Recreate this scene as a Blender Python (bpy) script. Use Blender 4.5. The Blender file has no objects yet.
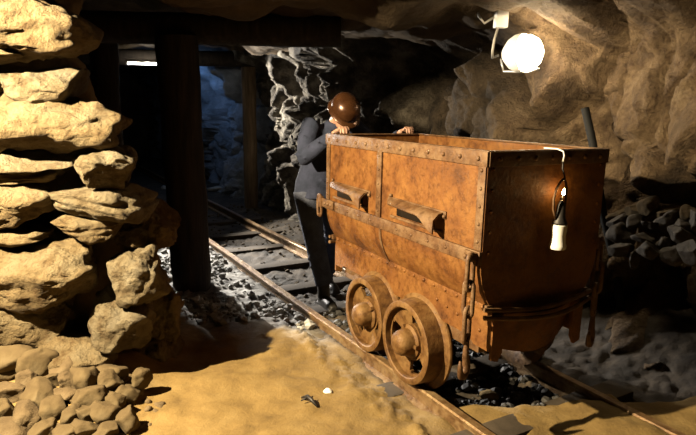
import bpy, bmesh, math, random
from mathutils import Vector, Matrix, noise, Quaternion
C = bpy.context.scene.collection
SC = bpy.context.scene
PI = math.pi
random.seed(5)

# ------------------------------------------------------------------ camera
CAM = Vector((0, 0, 1.58)); FPX = 560.0; PITCH = math.radians(10.92); ROLL = math.radians(1.15)
fw = Vector((0, math.cos(PITCH), -math.sin(PITCH))); up = Vector((0, math.sin(PITCH), math.cos(PITCH))); rt = Vector((1, 0, 0))
rx = rt*math.cos(ROLL) + up*math.sin(ROLL); ux = -rt*math.sin(ROLL) + up*math.cos(ROLL)
cd = bpy.data.cameras.new('camera'); cam = bpy.data.objects.new('camera', cd); C.objects.link(cam)
cd.sensor_width = 36; cd.lens = 36*FPX/696; cd.clip_start = .05; cd.clip_end = 100
cam.matrix_world = Matrix(((rx.x, ux.x, -fw.x, CAM.x), (rx.y, ux.y, -fw.y, CAM.y), (rx.z, ux.z, -fw.z, CAM.z), (0, 0, 0, 1)))
SC.camera = cam

def at(px, py, y):
    """the point of the place that lies y metres into the mine on the line of sight of a pixel"""
    d = fw + rx*((px-348)/FPX) + ux*((217.5-py)/FPX)
    return CAM + d*(y/d.y)
def on_floor(px, py, z=-.08):
    d = fw + rx*((px-348)/FPX) + ux*((217.5-py)/FPX)
    return CAM + d*((z-CAM.z)/d.z)

# track frame: s runs along the cart away from the camera, t to the right of its left side
YAW = math.radians(27.81)
T1 = Vector((.636, 2.572, 0)); AV = Vector((-math.sin(YAW), math.cos(YAW), 0)); BV = Vector((math.cos(YAW), math.sin(YAW), 0))
def W(t, s, z=0): return T1 + AV*s + BV*t + Vector((0, 0, z))
def ST(x, y):
    d = Vector((x, y, 0)) - T1
    return d.dot(BV), d.dot(AV)

# ------------------------------------------------------------------ helpers
def obj(name, bm, m=None, parent=None, smooth=True, angle=None):
    me = bpy.data.meshes.new(name); bm.normal_update(); bm.to_mesh(me); bm.free()
    o = bpy.data.objects.new(name, me); C.objects.link(o)
    if m: me.materials.append(m)
    for p in me.polygons: p.use_smooth = smooth
    if smooth and angle: me.set_sharp_from_angle(angle=math.radians(angle))
    if parent: o.parent = parent
    return o
def tag(o, label, cat, group=None, kind=None):
    if label: o['label'] = label
    if cat: o['category'] = cat
    if group: o['group'] = group
    if kind: o['kind'] = kind
    return o
def thing(name, label, cat, loc=(0, 0, 0), rotz=0, group=None):
    o = bpy.data.objects.new(name, None); C.objects.link(o); o.empty_display_size = .1
    o.location = loc; o.rotation_euler = (0, 0, rotz)
    return tag(o, label, cat, group)
def struct(name, bm, m, parent=None, smooth=True):
    o = obj(name, bm, m, parent, smooth)
    if not parent: o['kind'] = 'structure'
    return o
def new(): return bmesh.new()
def box(bm, c, s, rot=None, bev=0):
    r = bmesh.ops.create_cube(bm, size=1)
    vs = r['verts']
    for v in vs:
        p = Vector((v.co.x*s[0], v.co.y*s[1], v.co.z*s[2]))
        if rot: p = rot @ p
        v.co = p + Vector(c)
    if bev:
        es = list({e for v in vs for e in v.link_edges})
        bmesh.ops.bevel(bm, geom=es, offset=bev, segments=2, affect='EDGES', profile=.6)
    return bm
def frames(pts, closed=False):
    n = len(pts); T = []
    for i in range(n):
        a = pts[(i-1) % n] if closed or i > 0 else pts[0]
        b = pts[(i+1) % n] if closed or i < n-1 else pts[-1]
        T.append((b-a).normalized())
    ref = Vector((0, 0, 1)) if abs(T[0].z) < .9 else Vector((1, 0, 0))
    N = (ref - T[0]*ref.dot(T[0])).normalized(); out = []
    for i in range(n):
        if i:
            q = T[i-1].rotation_difference(T[i]); N = q @ N
            N = (N - T[i]*N.dot(T[i])).normalized()
        out.append((T[i], N, T[i].cross(N)))
    return out
def tube(bm, pts, r, seg=10, closed=False, cap=True, flat=1.0):
    """r: radius or list of radii / (ra, rb) pairs"""
    pts = [Vector(p) for p in pts]; fr = frames(pts, closed); rings = []
    for i, p in enumerate(pts):
        q = r[i] if isinstance(r, (list, tuple)) else r
        ra, rb = q if isinstance(q, (list, tuple)) else (q, q*flat)
        T, N, B = fr[i]
        rings.append([bm.verts.new(p + N*(ra*math.cos(2*PI*k/seg)) + B*(rb*math.sin(2*PI*k/seg))) for k in range(seg)])
    m = len(rings)
    for i in range(m if closed else m-1):
        a, b = rings[i], rings[(i+1) % m]
        for k in range(seg): bm.faces.new((a[k], a[(k+1) % seg], b[(k+1) % seg], b[k]))
    if cap and not closed:
        bm.faces.new(rings[0][::-1]); bm.faces.new(rings[-1])
    return bm
def lathe(bm, prof, seg=32, M=None, closed=False):
    """prof: (radius, height) pairs about z"""
    M = M or Matrix(); rings = []
    for r, h in prof:
        if r < 1e-5: rings.append([bm.verts.new(M @ Vector((0, 0, h)))])
        else: rings.append([bm.verts.new(M @ Vector((r*math.cos(2*PI*k/seg), r*math.sin(2*PI*k/seg), h))) for k in range(seg)])
    n = len(rings)
    for i in range(n if closed else n-1):
        a, b = rings[i], rings[(i+1) % n]
        for k in range(seg):
            k2 = (k+1) % seg
            if len(a) == 1 and len(b) == 1: continue
            if len(a) == 1: bm.faces.new((a[0], b[k2], b[k]))
            elif len(b) == 1: bm.faces.new((a[k], a[k2], b[0]))
            else: bm.faces.new((a[k], a[k2], b[k2], b[k]))
    return bm
def prism(bm, poly, y0, y1, axis='x'):
    """closed outline (two coordinates) pushed along an axis"""
    def P(u, v, w):
        return Vector((w, u, v)) if axis == 'x' else (Vector((u, w, v)) if axis == 'y' else Vector((u, v, w)))
    a = [bm.verts.new(P(u, v, y0)) for u, v in poly]; b = [bm.verts.new(P(u, v, y1)) for u, v in poly]
    n = len(poly)
    bm.faces.new(a); bm.faces.new(b[::-1])
    for i in range(n): bm.faces.new((a[i], b[i], b[(i+1) % n], a[(i+1) % n]))
    bmesh.ops.recalc_face_normals(bm, faces=bm.faces[:])
    return bm
def rivet(bm, p, n, r=.011):
    n = Vector(n).normalized(); M = Matrix.Translation(p) @ n.to_track_quat('Z', 'Y').to_matrix().to_4x4()
    lathe(bm, [(r, -.002), (r, .001), (r*.82, r*.45), (r*.45, r*.72), (0, r*.8)], 8, M)

# ------------------------------------------------------------------ materials
def nodes(name):
    m = bpy.data.materials.new(name); m.use_nodes = True; nt = m.node_tree
    return m, nt, nt.nodes['Principled BSDF'], (lambda t, **k: mk(nt, t, **k))
def mk(nt, t, **k):
    n = nt.nodes.new(t)
    for a, v in k.items():
        if a[0] == '_': n.inputs[a[1:].replace('_', ' ')].default_value = v
        else: setattr(n, a, v)
    return n
def ramp(nt, stops, src):
    n = nt.nodes.new('ShaderNodeValToRGB'); e = n.color_ramp.elements
    while len(e) < len(stops): e.new(.5)
    for i, (p, c) in enumerate(stops): e[i].position = p; e[i].color = (*c, 1)
    nt.links.new(src, n.inputs['Fac']); return n
def surface(name, stops, scale=3, detail=8, rough=.85, metal=0, bump=.3, bscale=None, stops2=None, scale2=14, mixf=.5, dist=.02, spec=.4, stretch=None, rrough=None, attr=None):
    m, nt, b, N = nodes(name); L = nt.links.new
    co = N('ShaderNodeTexCoord').outputs['Object']
    if stretch:
        mp = N('ShaderNodeMapping'); mp.inputs['Scale'].default_value = stretch; L(co, mp.inputs['Vector']); co = mp.outputs['Vector']
    n1 = N('ShaderNodeTexNoise', _Scale=scale, _Detail=detail, _Roughness=.62); L(co, n1.inputs['Vector'])
    col = ramp(nt, stops, n1.outputs['Fac']).outputs['Color']
    n2 = N('ShaderNodeTexNoise', _Scale=scale2, _Detail=8, _Roughness=.7); L(co, n2.inputs['Vector'])
    if stops2:
        c2 = ramp(nt, stops2, n2.outputs['Fac']).outputs['Color']
        mx = N('ShaderNodeMix', data_type='RGBA', blend_type='MULTIPLY'); mx.inputs['Factor'].default_value = mixf
        L(col, mx.inputs['A']); L(c2, mx.inputs['B']); col = mx.outputs['Result']
    if name == 'brown_rock':   # rock past the wall lamp painted darker, standing in for weaker light
        at0 = N('ShaderNodeAttribute', attribute_name='dimmed'); mx = N('ShaderNodeMix', data_type='RGBA')
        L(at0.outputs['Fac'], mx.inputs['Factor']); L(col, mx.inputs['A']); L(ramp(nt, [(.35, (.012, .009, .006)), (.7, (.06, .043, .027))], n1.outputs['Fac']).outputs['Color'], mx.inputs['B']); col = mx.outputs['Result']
    if attr:   # second colour ramp laid on by a named mask
        at_ = N('ShaderNodeAttribute', attribute_name=attr[0])
        c3 = ramp(nt, attr[1], n1.outputs['Fac']).outputs['Color']
        mx = N('ShaderNodeMix', data_type='RGBA'); L(at_.outputs['Fac'], mx.inputs['Factor']); L(col, mx.inputs['A']); L(c3, mx.inputs['B']); col = mx.outputs['Result']
        if len(attr) > 2:
            at2 = N('ShaderNodeAttribute', attribute_name=attr[2])
            c4 = ramp(nt, attr[3], n1.outputs['Fac']).outputs['Color']
            mx = N('ShaderNodeMix', data_type='RGBA'); L(at2.outputs['Fac'], mx.inputs['Factor']); L(col, mx.inputs['A']); L(c4, mx.inputs['B']); col = mx.outputs['Result']
    L(col, b.inputs['Base Color'])
    b.inputs['Roughness'].default_value = rough; b.inputs['Metallic'].default_value = metal; b.inputs['Specular IOR Level'].default_value = spec
    if rrough: L(ramp(nt, [(.3, (rrough[0],)*3), (.7, (rrough[1],)*3)], n2.outputs['Fac']).outputs['Color'], b.inputs['Roughness'])
    if bump:
        nb = N('ShaderNodeTexNoise', _Scale=bscale or scale2, _Detail=9, _Roughness=.68); L(co, nb.inputs['Vector'])
        bp = N('ShaderNodeBump', _Strength=bump, _Distance=dist); L(nb.outputs['Fac'], bp.inputs['Height']); L(bp.outputs['Normal'], b.inputs['Normal'])
    return m
M_STONE = surface('ochre_stone', [(.3, (0.069, 0.046, 0.019)), (.5, (0.108, 0.078, 0.038)), (.7, (0.130, 0.104, 0.061))], 4, rough=.9, bump=1, bscale=22, dist=.05,
                  stops2=[(.36, (.45, .33, .2)), (.5, (1, 1, 1))], scale2=13, mixf=.75, spec=.2)
M_STONE2 = surface('pale_stone', [(.3, (0.076, 0.055, 0.027)), (.5, (0.112, 0.089, 0.052)), (.7, (0.134, 0.115, 0.081))], 5, rough=.9, bump=1, bscale=25, dist=.05,
                  stops2=[(.36, (.42, .32, .2)), (.52, (1, 1, 1))], scale2=12, mixf=.75, spec=.2)
M_CORE = surface('packed_rock', [(.3, (.05, .035, .018)), (.6, (.13, .09, .045)), (.8, (.2, .15, .08))], 4, rough=.9, bump=.7, bscale=20, dist=.02, spec=.2)
M_PEB = surface('rubble_stone', [(.3, (0.042, 0.027, 0.012)), (.55, (0.068, 0.048, 0.022)), (.75, (0.089, 0.068, 0.037))], 5, rough=.9, bump=.5, bscale=28, dist=.01, spec=.2)
M_PEBD = surface('brown_rubble_stone', [(.3, (.04, .026, .012)), (.55, (.075, .052, .026)), (.75, (.12, .09, .05))], 5, rough=.9, bump=.6, bscale=28, dist=.02, spec=.2)
M_SHADEROCK = surface('shaded_rubble', [(.3, (.015, .012, .009)), (.6, (.05, .04, .03)), (.8, (.10, .083, .06))], 5, rough=.75, bump=.5, bscale=24, dist=.015)  # darker stone colour with the cart's shadow painted in
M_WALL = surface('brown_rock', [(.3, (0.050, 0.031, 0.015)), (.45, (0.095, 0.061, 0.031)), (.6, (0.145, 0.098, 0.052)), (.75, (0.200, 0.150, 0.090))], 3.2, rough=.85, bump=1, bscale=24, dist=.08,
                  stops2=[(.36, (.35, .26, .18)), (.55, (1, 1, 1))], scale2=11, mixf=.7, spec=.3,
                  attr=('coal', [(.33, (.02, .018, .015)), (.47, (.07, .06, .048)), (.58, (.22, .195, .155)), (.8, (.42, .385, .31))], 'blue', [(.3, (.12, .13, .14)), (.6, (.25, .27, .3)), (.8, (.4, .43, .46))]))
M_CEIL = surface('roof_rock', [(.3, (0.030, 0.021, 0.012)), (.6, (0.096, 0.066, 0.036)), (.8, (0.180, 0.132, 0.078))], 1.8, rough=.9, bump=.8, bscale=14, dist=.03, spec=.2)
M_FLOOR = surface('mine_floor', [(.3, (.012, .010, .007)), (.5, (.034, .026, .018)), (.7, (.075, .057, .038))], 5, rough=.85, bump=.6, bscale=45, dist=.012, spec=.3,
                  attr=('sand', [(.3, (.085, .052, .015)), (.5, (.138, .088, .027)), (.75, (.175, .118, .042))], 'grey', [(.32, (.06, .055, .05)), (.5, (.20, .19, .17)), (.68, (.42, .40, .36))]))
M_TIMBER = surface('old_timber', [(.3, (.012, .009, .006)), (.6, (.035, .025, .016)), (.8, (.07, .05, .033))], 3, rough=.85, bump=.6, bscale=9, dist=.01, stretch=(6, 6, .6), spec=.25)
M_TIMBERP = surface('pale_timber', [(.3, (0.066, 0.044, 0.026)), (.6, (0.176, 0.121, 0.070)), (.8, (0.330, 0.242, 0.154))], 3, rough=.85, bump=.6, bscale=9, dist=.01, stretch=(6, 6, .6), spec=.25)
M_TIE = surface('sleeper_wood', [(.3, (.02, .015, .01)), (.6, (.06, .045, .03)), (.8, (.12, .09, .06))], 3, rough=.9, bump=.6, bscale=9, dist=.01, spec=.25)
def rust(name, dark, mid, lite, rough=(.45, .8), scale=5, metal=.25):
    return surface(name, [(.28, dark), (.45, mid), (.62, lite), (.78, mid)], scale, rough=.6, metal=metal, bump=.55, bscale=36, dist=.010,
                   stops2=[(.38, (.24, .16, .11)), (.5, (.85, .82, .8)), (.62, (1, 1, 1))], scale2=24, mixf=.52, spec=.35, rrough=rough)
M_RUST = rust('rusted_sheet', (.034, .011, .002), (.118, .043, .007), (.165, .070, .014))
M_RUST2 = rust('rusted_bar', (0.035, 0.014, 0.004), (0.093, 0.044, 0.015), (0.138, 0.081, 0.038), scale=9)
M_RUSTW = rust('rusted_wheel', (0.044, 0.020, 0.007), (0.114, 0.054, 0.013), (0.150, 0.083, 0.026), scale=8)
M_RAIL = rust('rail_steel', (0.058, 0.029, 0.012), (0.144, 0.082, 0.034), (0.221, 0.149, 0.072), (.35, .6), 9, .4)
M_JACKET = surface('jacket_cloth', [(.3, (0.014, 0.018, 0.030)), (.6, (0.026, 0.030, 0.052)), (.8, (0.039, 0.044, 0.069))], 8, rough=.95, bump=.5, bscale=14, dist=.02, spec=.15)
M_TROUSER = surface('trouser_cloth', [(.3, (.03, .034, .05)), (.6, (.06, .066, .09)), (.8, (.10, .108, .135))], 8, rough=.95, bump=.6, bscale=14, dist=.03, spec=.12)
M_SLOT_SHADE = surface('slot_shade', [(.3, (.004, .003, .002)), (.7, (.012, .008, .005))], 12, rough=.95, bump=.2, spec=.05)  # near-black colour for the shade inside the handle slots
M_SKIN = surface('skin', [(.3, (0.243, 0.127, 0.080)), (.7, (0.318, 0.187, 0.131))], 12, rough=.55, bump=.15, bscale=60, dist=.003)
M_HAIR = surface('hair', [(.3, (.02, .013, .008)), (.7, (.06, .04, .025))], 30, rough=.6, bump=.2)
M_BOOT = surface('boot_leather', [(.3, (.012, .011, .01)), (.7, (.04, .036, .03))], 10, rough=.45, bump=.2)
M_HELMET = surface('helmet_shell', [(.3, (0.032, 0.012, 0.005)), (.55, (0.068, 0.028, 0.011)), (.75, (0.100, 0.046, 0.020))], 5, rough=.22, bump=.12, bscale=12, dist=.01, metal=.5, rrough=(.16, .36), spec=.5)
M_WHITE = surface('white_paint', [(.3, (.55, .53, .47)), (.7, (.74, .72, .66))], 12, rough=.5, bump=.1)
M_BOXW = surface('white_plastic', [(.3, (.78, .78, .76)), (.7, (.85, .85, .84))], 12, rough=.45, bump=.05)
M_BLACK = surface('black_iron', [(.3, (.012, .011, .01)), (.7, (.035, .03, .026))], 12, rough=.5, bump=.2, metal=.4)
M_PIPE = surface('dark_pipe', [(.3, (.004, .004, .004)), (.7, (.010, .010, .010))], 8, rough=.7, spec=.2, bump=.2)
M_STEEL = surface('pale_steel', [(.3, (.35, .35, .34)), (.7, (.55, .55, .54))], 8, rough=.4, bump=.1, metal=.5)
M_CABLE = surface('grey_cable', [(.3, (.30, .28, .25)), (.7, (.46, .43, .38))], 8, rough=.5, bump=.05)
def emit(name, col, st):
    m, nt, b, N = nodes(name)
    b.inputs['Base Color'].default_value = (*col, 1); b.inputs['Emission Color'].default_value = (*col, 1); b.inputs['Emission Strength'].default_value = st
    return m
M_BULB = emit('glowing_bulb', (1, .80, .52), 80)
M_TUBE = emit('glowing_tube', (1, .97, .90), 150)
M_FLAME = emit('flame', (1, .60, .22), 150)

# ------------------------------------------------------------------ noise
def fr(p, o=5, H=.9): return noise.fractal(Vector(p), H, 2.0, o, noise_basis='PERLIN_ORIGINAL')
def ridge(p, o=4): return noise.ridged_multi_fractal(Vector(p), .9, 2.1, o, 1.0, 2.0, noise_basis='PERLIN_ORIGINAL')
def sm(a, b, x):
    x = min(1, max(0, (x-a)/(b-a))); return x*x*(3-2*x)
def cell(p):
    d, _ = noise.voronoi(Vector(p)); return d[1]-d[0], d[0]

def facet(p, amp, tilt, warp=.11, crack=.25, cw=9):
    """broken planes: every cell of the rock is shifted and tilted on its own"""
    p = Vector(p); p = p + Vector((fr(p*1.3, 3), fr(p*1.3+Vector((9, 0, 0)), 3), fr(p*1.3+Vector((0, 9, 0)), 3)))*warp
    d, pt = noise.voronoi(p); c = pt[0]
    g = Vector((noise.noise(c*3.7), noise.noise(c*3.7+Vector((5, 0, 0))), noise.noise(c*3.7+Vector((0, 5, 0)))))
    return amp*noise.noise(c*5.3+Vector((2, 2, 2))) + tilt*(p-c).dot(g) - amp*crack*max(0, 1-(d[1]-d[0])*cw)

# ------------------------------------------------------------------ floor
RA = -.05                                     # the rails cross the cart's line at a small angle
def rail_t(side, s): return (.07 if side == 0 else .93) + RA*s
def floor_z(x, y):
    t, s = ST(x, y); tt = t - RA*s
    sandm = sand_mask(x, y)
    z = -.085
    z += -.045*sm(.03, .15, tt)*(1-sm(1.15, 1.5, tt))           # track bed
    z += (.06*sm(.1, .3, tt) + .055*sm(.55, .85, tt))*sandm               # sand bank in the right foreground
    z += .03*sandm*(1-sm(-.35, -.06, tt))                        # packed sand beside the near rail
    z += .25*sm(1.35, 2.1, t)*(1-sm(2.2, 3.2, s))                # foot of the right wall
    z += .10*sm(-1.02, -1.4, x)*sm(2.35, 2.9, y)*(1-sm(3.4, 4.2, y))                # heap under the pillar
    z += .03*fr((x*1.1, y*1.1, 3), 3)*(1-.5*sandm)
    rough_ = (1-sandm)*.9 + .12
    g = fr((x*6, y*6, 7), 4)*.016 + max(0, cell((x*11, y*11, 1))[0])*.03
    z += g*rough_
    if sandm > .1:
        z += sandm*(.008*fr((x*9, y*9, 1), 5) + .022*fr((x*2.6, y*2.6, 6), 3))
        e = math.exp(-((tt+.16)/.09)**2)                          # crumbled edge along the rail
        z += sandm*e*(.016+.05*max(0, fr((x*14, y*14, 5), 4)))
    return z
def sand_mask(x, y):
    t, s = ST(x, y); tt = t - RA*s; n = .10*fr((x*2.4, y*2.4, 11), 4)
    left = (1-sm(-.02, .10, tt+n*.5))*(1-sm(3.95, 4.3, y+n*2))
    right = 1-sm(2.93, 3.02, y + n*.7)
    left *= 1-.95*sm(-1.08, -1.28, x+n)*(1-sm(3.0, 3.2, y)); return max(left, right)
def grey_mask(x, y):
    t, s = ST(x, y); tt = t - RA*s; n = .25*fr((x*2.5, y*2.5, 21), 4)
    return sm(3.7, 4.2, y+n)*(1-sm(-.05, .12, tt+n*.25))*.9
def lin(a, b, st):
    n = max(1, round((b-a)/st)); return [a+(b-a)*i/n for i in range(n)]
xs = lin(-7, -2.6, .18)+lin(-2.6, 2.9, .022)+lin(2.9, 4.2, .18)+[4.2]
ys = lin(-1.5, 2.3, .2)+lin(2.3, 5.6, .022)+lin(5.6, 9.5, .06)+lin(9.5, 22, .3)+[22]
bm = new(); g = []
la = bm.verts.layers.float.new('sand'); lg = bm.verts.layers.float.new('grey')
for y in ys:
    row = []
    for x in xs:
        v = bm.verts.new((x, y, floor_z(x, y))); v[la] = sand_mask(x, y); v[lg] = grey_mask(x, y); row.append(v)
    g.append(row)
for j in range(len(ys)-1):
    for i in range(len(xs)-1): bm.faces.new((g[j][i], g[j][i+1], g[j+1][i+1], g[j+1][i]))
struct('floor', bm, M_FLOOR)

# ------------------------------------------------------------------ right wall, roof, left wall
def wall_t(s):
    a = 2.12 - .12*sm(-1, -3, s)
    return a + (1.45-a)*sm(2.6, 4.7, s) + .05*sm(6, 7, s) - .25*sm(7.6, 9, s)
def wall_pt(s, z):
    coal = sm(2.9, 4.2, s+.3*fr((s, z, 9), 3))*(1-sm(7.3, 8.2, s))
    p = W(wall_t(s), s, z)
    q = (p.x*.9, p.y*.9, p.z*.55)
    r = .26*fr(q, 4)
    r += facet((p.x*.95, p.y*.95, p.z*.62+3), .34, .85, .11, .8, 7)
    r += facet((p.x*2.3+4, p.y*2.3, p.z*1.6), .10, .34, .13, .8, 6)
    r += facet((p.x*5.2+4, p.y*5.2, p.z*4.1), .035, .10)
    r += .02*fr((p.x*4, p.y*4, p.z*3), 5)
    r += .018*fr((p.x*14, p.y*14, p.z*11), 4)
    if coal > 0:
        rr = .17*(ridge((p.x*1.5+5, p.y*1.5, p.z*.6), 4)-.8) + facet((p.x*2.2, p.y*2.2, p.z*1.2), .26, .5, .12, .5, 6) + facet((p.x*6, p.y*6, p.z*4), .05, .15) + .08*fr((p.x*5, p.y*5, p.z*3), 5)
        r = r*(1-.5*coal) + rr*coal
    r *= 1-.55*math.exp(-((s-1.75)/.45)**2-((z-2.15)/.35)**2)      # hollow where the lamp hangs
    bench = .40*(1-sm(.48, .66, z+.06*fr((s*2, z, 1), 3)))*(1-sm(1.6, 2.4, s))*(.8+.4*sm(1.2, -.4, s))
    over = .85*sm(2.08, 2.55, z+.10*fr((s*1.3, 2, 1), 3))
    t = wall_t(s) - r - bench - over
    t = max(t, 1.25 if s < 2.4 else (1.02 if s < 6 else .9))
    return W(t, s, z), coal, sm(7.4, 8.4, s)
ss = lin(-4, -1.6, .1)+lin(-1.6, 7.6, .025)+lin(7.6, 12, .07)+lin(12, 20, .25)+[20]
zs = lin(-.5, -.1, .2)+lin(-.1, 2.75, .025)+[2.75, 2.95]
bm = new(); lc = bm.verts.layers.float.new('coal'); lb = bm.verts.layers.float.new('blue'); ld = bm.verts.layers.float.new('dimmed'); g = []
for s in ss:
    row = []
    for z in zs:
        p, c, b_ = wall_pt(s, z); v = bm.verts.new(p); v[lc] = c; v[lb] = b_; v[ld] = .82*sm(1.5, 2.3, s+.35*fr((s*1.5, z*1.5, 3), 3)); row.append(v)  # last mask darkens the wall colour past the lamp, as if less lit
    g.append(row)
for j in range(len(ss)-1):
    for i in range(len(zs)-1): bm.faces.new((g[j][i], g[j+1][i], g[j+1][i+1], g[j][i+1]))
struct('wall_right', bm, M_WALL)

def roof_z(x, y):
    t, s = ST(x, y)
    z = 2.52 - .20*sm(3.0, 4.0, y)*sm(-2.2, -1.2, x) + .10*fr((x*.8, y*.8, 31), 4) + .10*(ridge((x*1.2, y*1.2, 8), 4)-.9) + .03*fr((x*4, y*4, 2), 4)
    z += .15*sm(-1.2, -2.2, x)*sm(3, 2.4, y)
    return min(z, 2.9)
bm = new(); g = []
rxs = lin(-7, -3, .3)+lin(-3, 3.6, .06)+[3.6]; rys = lin(-1.5, 2.4, .3)+lin(2.4, 8, .06)+lin(8, 22, .4)+[22]
for y in rys: g.append([bm.verts.new((x, y, roof_z(x, y))) for x in rxs])
for j in range(len(rys)-1):
    for i in range(len(rxs)-1): bm.faces.new((g[j][i], g[j+1][i], g[j+1][i+1], g[j][i+1]))
struct('ceiling', bm, M_CEIL)

def left_pt(s, z):
    p = W(-1.75, s, z)
    r = .2*fr((p.x*.9, p.y*.9, p.z*.7), 4)+.12*(ridge((p.x*1.6, p.y*1.6, p.z), 4)-.9)
    return W(-1.75+r - .5*sm(5.6, 3.6, s), s, z)
bm = new(); g = []
for s in lin(2.2, 20, .16)+[20]: g.append([bm.verts.new(left_pt(s, z)) for z in lin(-.4, 2.9, .11)+[2.9]])
for j in range(len(g)-1):
    for i in range(len(g[0])-1): bm.faces.new((g[j][i], g[j][i+1], g[j+1][i+1], g[j+1][i]))
struct('wall_left', bm, M_CEIL)
bm = new(); g = []
for k in range(24): g.append([bm.verts.new(W(-3.2+k*.25, 18.6+.3*fr((k*.4, z, 5), 3), z)) for z in lin(-.4, 2.9, .2)+[2.9]])
for j in range(23):
    for i in range(len(g[0])-1): bm.faces.new((g[j][i], g[j][i+1], g[j+1][i+1], g[j+1][i]))
struct('wall_back', bm, M_CEIL)

# ------------------------------------------------------------------ stones
def rock_bm(size, seed, sub=4, p=3.2, cuts=7, rough=.07, layer=0.0, tilt=None):
    rnd = random.Random(seed); bm = new()
    bmesh.ops.create_icosphere(bm, subdivisions=sub, radius=1)
    planes = []
    for _ in range(cuts):
        n = Vector((rnd.gauss(0, 1), rnd.gauss(0, 1), rnd.gauss(0, .9))).normalized(); planes.append((n, rnd.uniform(.62, 1.0)))
    off = Vector((rnd.uniform(0, 90), rnd.uniform(0, 90), rnd.uniform(0, 90)))
    S = Vector(size)*.5
    for v in bm.verts:
        d = v.co.normalized()
        k = (abs(d.x)**p+abs(d.y)**p+abs(d.z)**p)**(-1/p)
        c = d*k
        c = c + Vector((fr(c*1.1+off, 3), fr(c*1.1+off*1.7, 3), fr(c*1.1+off*.6, 3)))*.16
        for n, dd in planes:
            e = c.dot(n)-dd
            if e > 0: c = c - n*(e*.97)
        c = Vector((c.x*S.x, c.y*S.y, c.z*S.z))
        m = max(.25, min(1, min(S)*4.5))
        n1 = fr(c*3.2+off, 5); n2 = ridge(c*5.5+off, 4)-.9
        n3 = fr(c*13+off, 4); v1 = facet(c*5+off, 1, 1.6)
        c += d*(rough*m*(n1*.7+n2*.36+n3*.30+v1*.42))
        if layer: c += Vector((d.x, d.y, 0))*layer*fr((0.4*c.x+off.x, .4*c.y, c.z*22+off.z), 3)
        v.co = c
    if tilt:
        bmesh.ops.rotate(bm, verts=bm.verts, cent=(0, 0, 0), matrix=Matrix.Rotation(tilt[0], 3, 'Y') @ Matrix.Rotation(tilt[1], 3, 'X') @ Matrix.Rotation(tilt[2], 3, 'Z'))
    return bm
def stone(name, x0, x1, y0, y1, yf, th, seed, m, label, group, sub=5, p=3.4, cuts=7, rough=.07, layer=0, tilt=(0, 0, 0), cat='stone'):
    c = at((x0+x1)/2, (y0+y1)/2, yf+th*.5)
    w = (at(x1, (y0+y1)/2, yf+.1)-at(x0, (y0+y1)/2, yf+.1)).length; h = (at((x0+x1)/2, y0, yf+.1)-at((x0+x1)/2, y1, yf+.1)).length
    o = obj(name, rock_bm((w, th, h), seed, sub, p, cuts, rough, layer, tilt), m); o.location = c
    return tag(o, label, cat, group)
GP = 'stacked stones of the dry-stone pillar'
PIL = [  # x0 x1 y0 y1 front thickness seed mat tilt layer label
 (-70, 99, -14, 56, 2.93, .55, 1, 0, (.02, .15, 0), 0, 'huge bright ochre boulder at the top of the stone pillar'),
 (-60, 42, 47, 64, 3.0, .45, 2, 0, (-.05, 0, 0), 0, 'thin flat stone wedged under the huge top boulder'),
 (10, 86, 63, 101, 3.05, .42, 3, 1, (.03, .2, .2), 0, 'squarish pale stone below the thin wedge near the pillar top'),
 (-40, 7, 72, 102, 3.0, .4, 4, 0, (0, 0, 0), 0, 'small stone at the left picture edge beside the squarish pale stone'),
 (-60, 121, 92, 148, 2.95, .5, 5, 0, (-.05, .25, .1), .012, 'widest ochre slab jutting furthest right in the upper pillar'),
 (-50, 84, 143, 170, 2.98, .45, 6, 1, (.05, .2, 0), .01, 'long flat pale slab just under the widest slab'),
 (-50, 66, 163, 182, 3.05, .4, 7, 0, (-.06, .1, 0), .012, 'thin shaded slab under the long flat pale slab'),
 (-50, 57, 176, 220, 2.97, .45, 8, 0, (.08, .2, .1), 0, 'rounded ochre stone at the left edge, mid pillar'),
 (84, 136, 148, 186, 3.02, .4, 9, 1, (.12, .1, .3), 0, 'egg-shaped pale stone on the right shoulder of the pillar'),
 (60, 152, 178, 213, 3.08, .42, 10, 1, (.18, .1, .1), .03, 'flaky layered stone below the egg-shaped pale stone'),
 (56, 118, 208, 236, 3.05, .4, 11, 0, (.1, .1, 0), .02, 'tilted thin slab between the flaky stone and the big lower slab'),
 (112, 172, 203, 248, 3.34, .42, 12, 2, (.25, .1, .2), .03, 'dark jagged stone sticking out right towards the timber post'),
 (-50, 56, 222, 243, 3.02, .4, 30, 0, (.05, .1, 0), .012, 'dark thin stone at the left edge above the big lower slab'),
 (-60, 109, 240, 294, 2.92, .5, 13, 0, (.03, .3, .05), .008, 'big smooth-topped slab in the lower half of the pillar'),
 (107, 164, 249, 298, 3.0, .4, 14, 1, (-.12, .25, .5), 0, 'angular block with a lit face right of the big lower slab'),
 (-50, 78, 292, 347, 2.94, .45, 15, 0, (-.1, .25, .3), 0, 'dim brown wedge-shaped stone below the big lower slab'),
 (92, 150, 298, 338, 2.98, .4, 16, 1, (.12, .25, .2), .01, 'cracked block below the angular block'),
 (142, 182, 283, 338, 3.34, .36, 17, 2, (.1, .1, .3), 0, 'dark upright stone at the right foot of the pillar'),
 (48, 118, 334, 366, 2.93, .4, 18, 0, (.12, .2, 0), 0, 'low tilted stone above the rubble heap'),
 (112, 180, 334, 378, 3.3, .36, 19, 2, (.05, .1, .2), 0, 'shadowed footing stone at the right foot of the pillar'),
 (-50, 50, 340, 366, 2.9, .38, 20, 0, (.05, .2, 0), 0, 'footing stone at the left edge above the rubble heap'),
]
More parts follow.
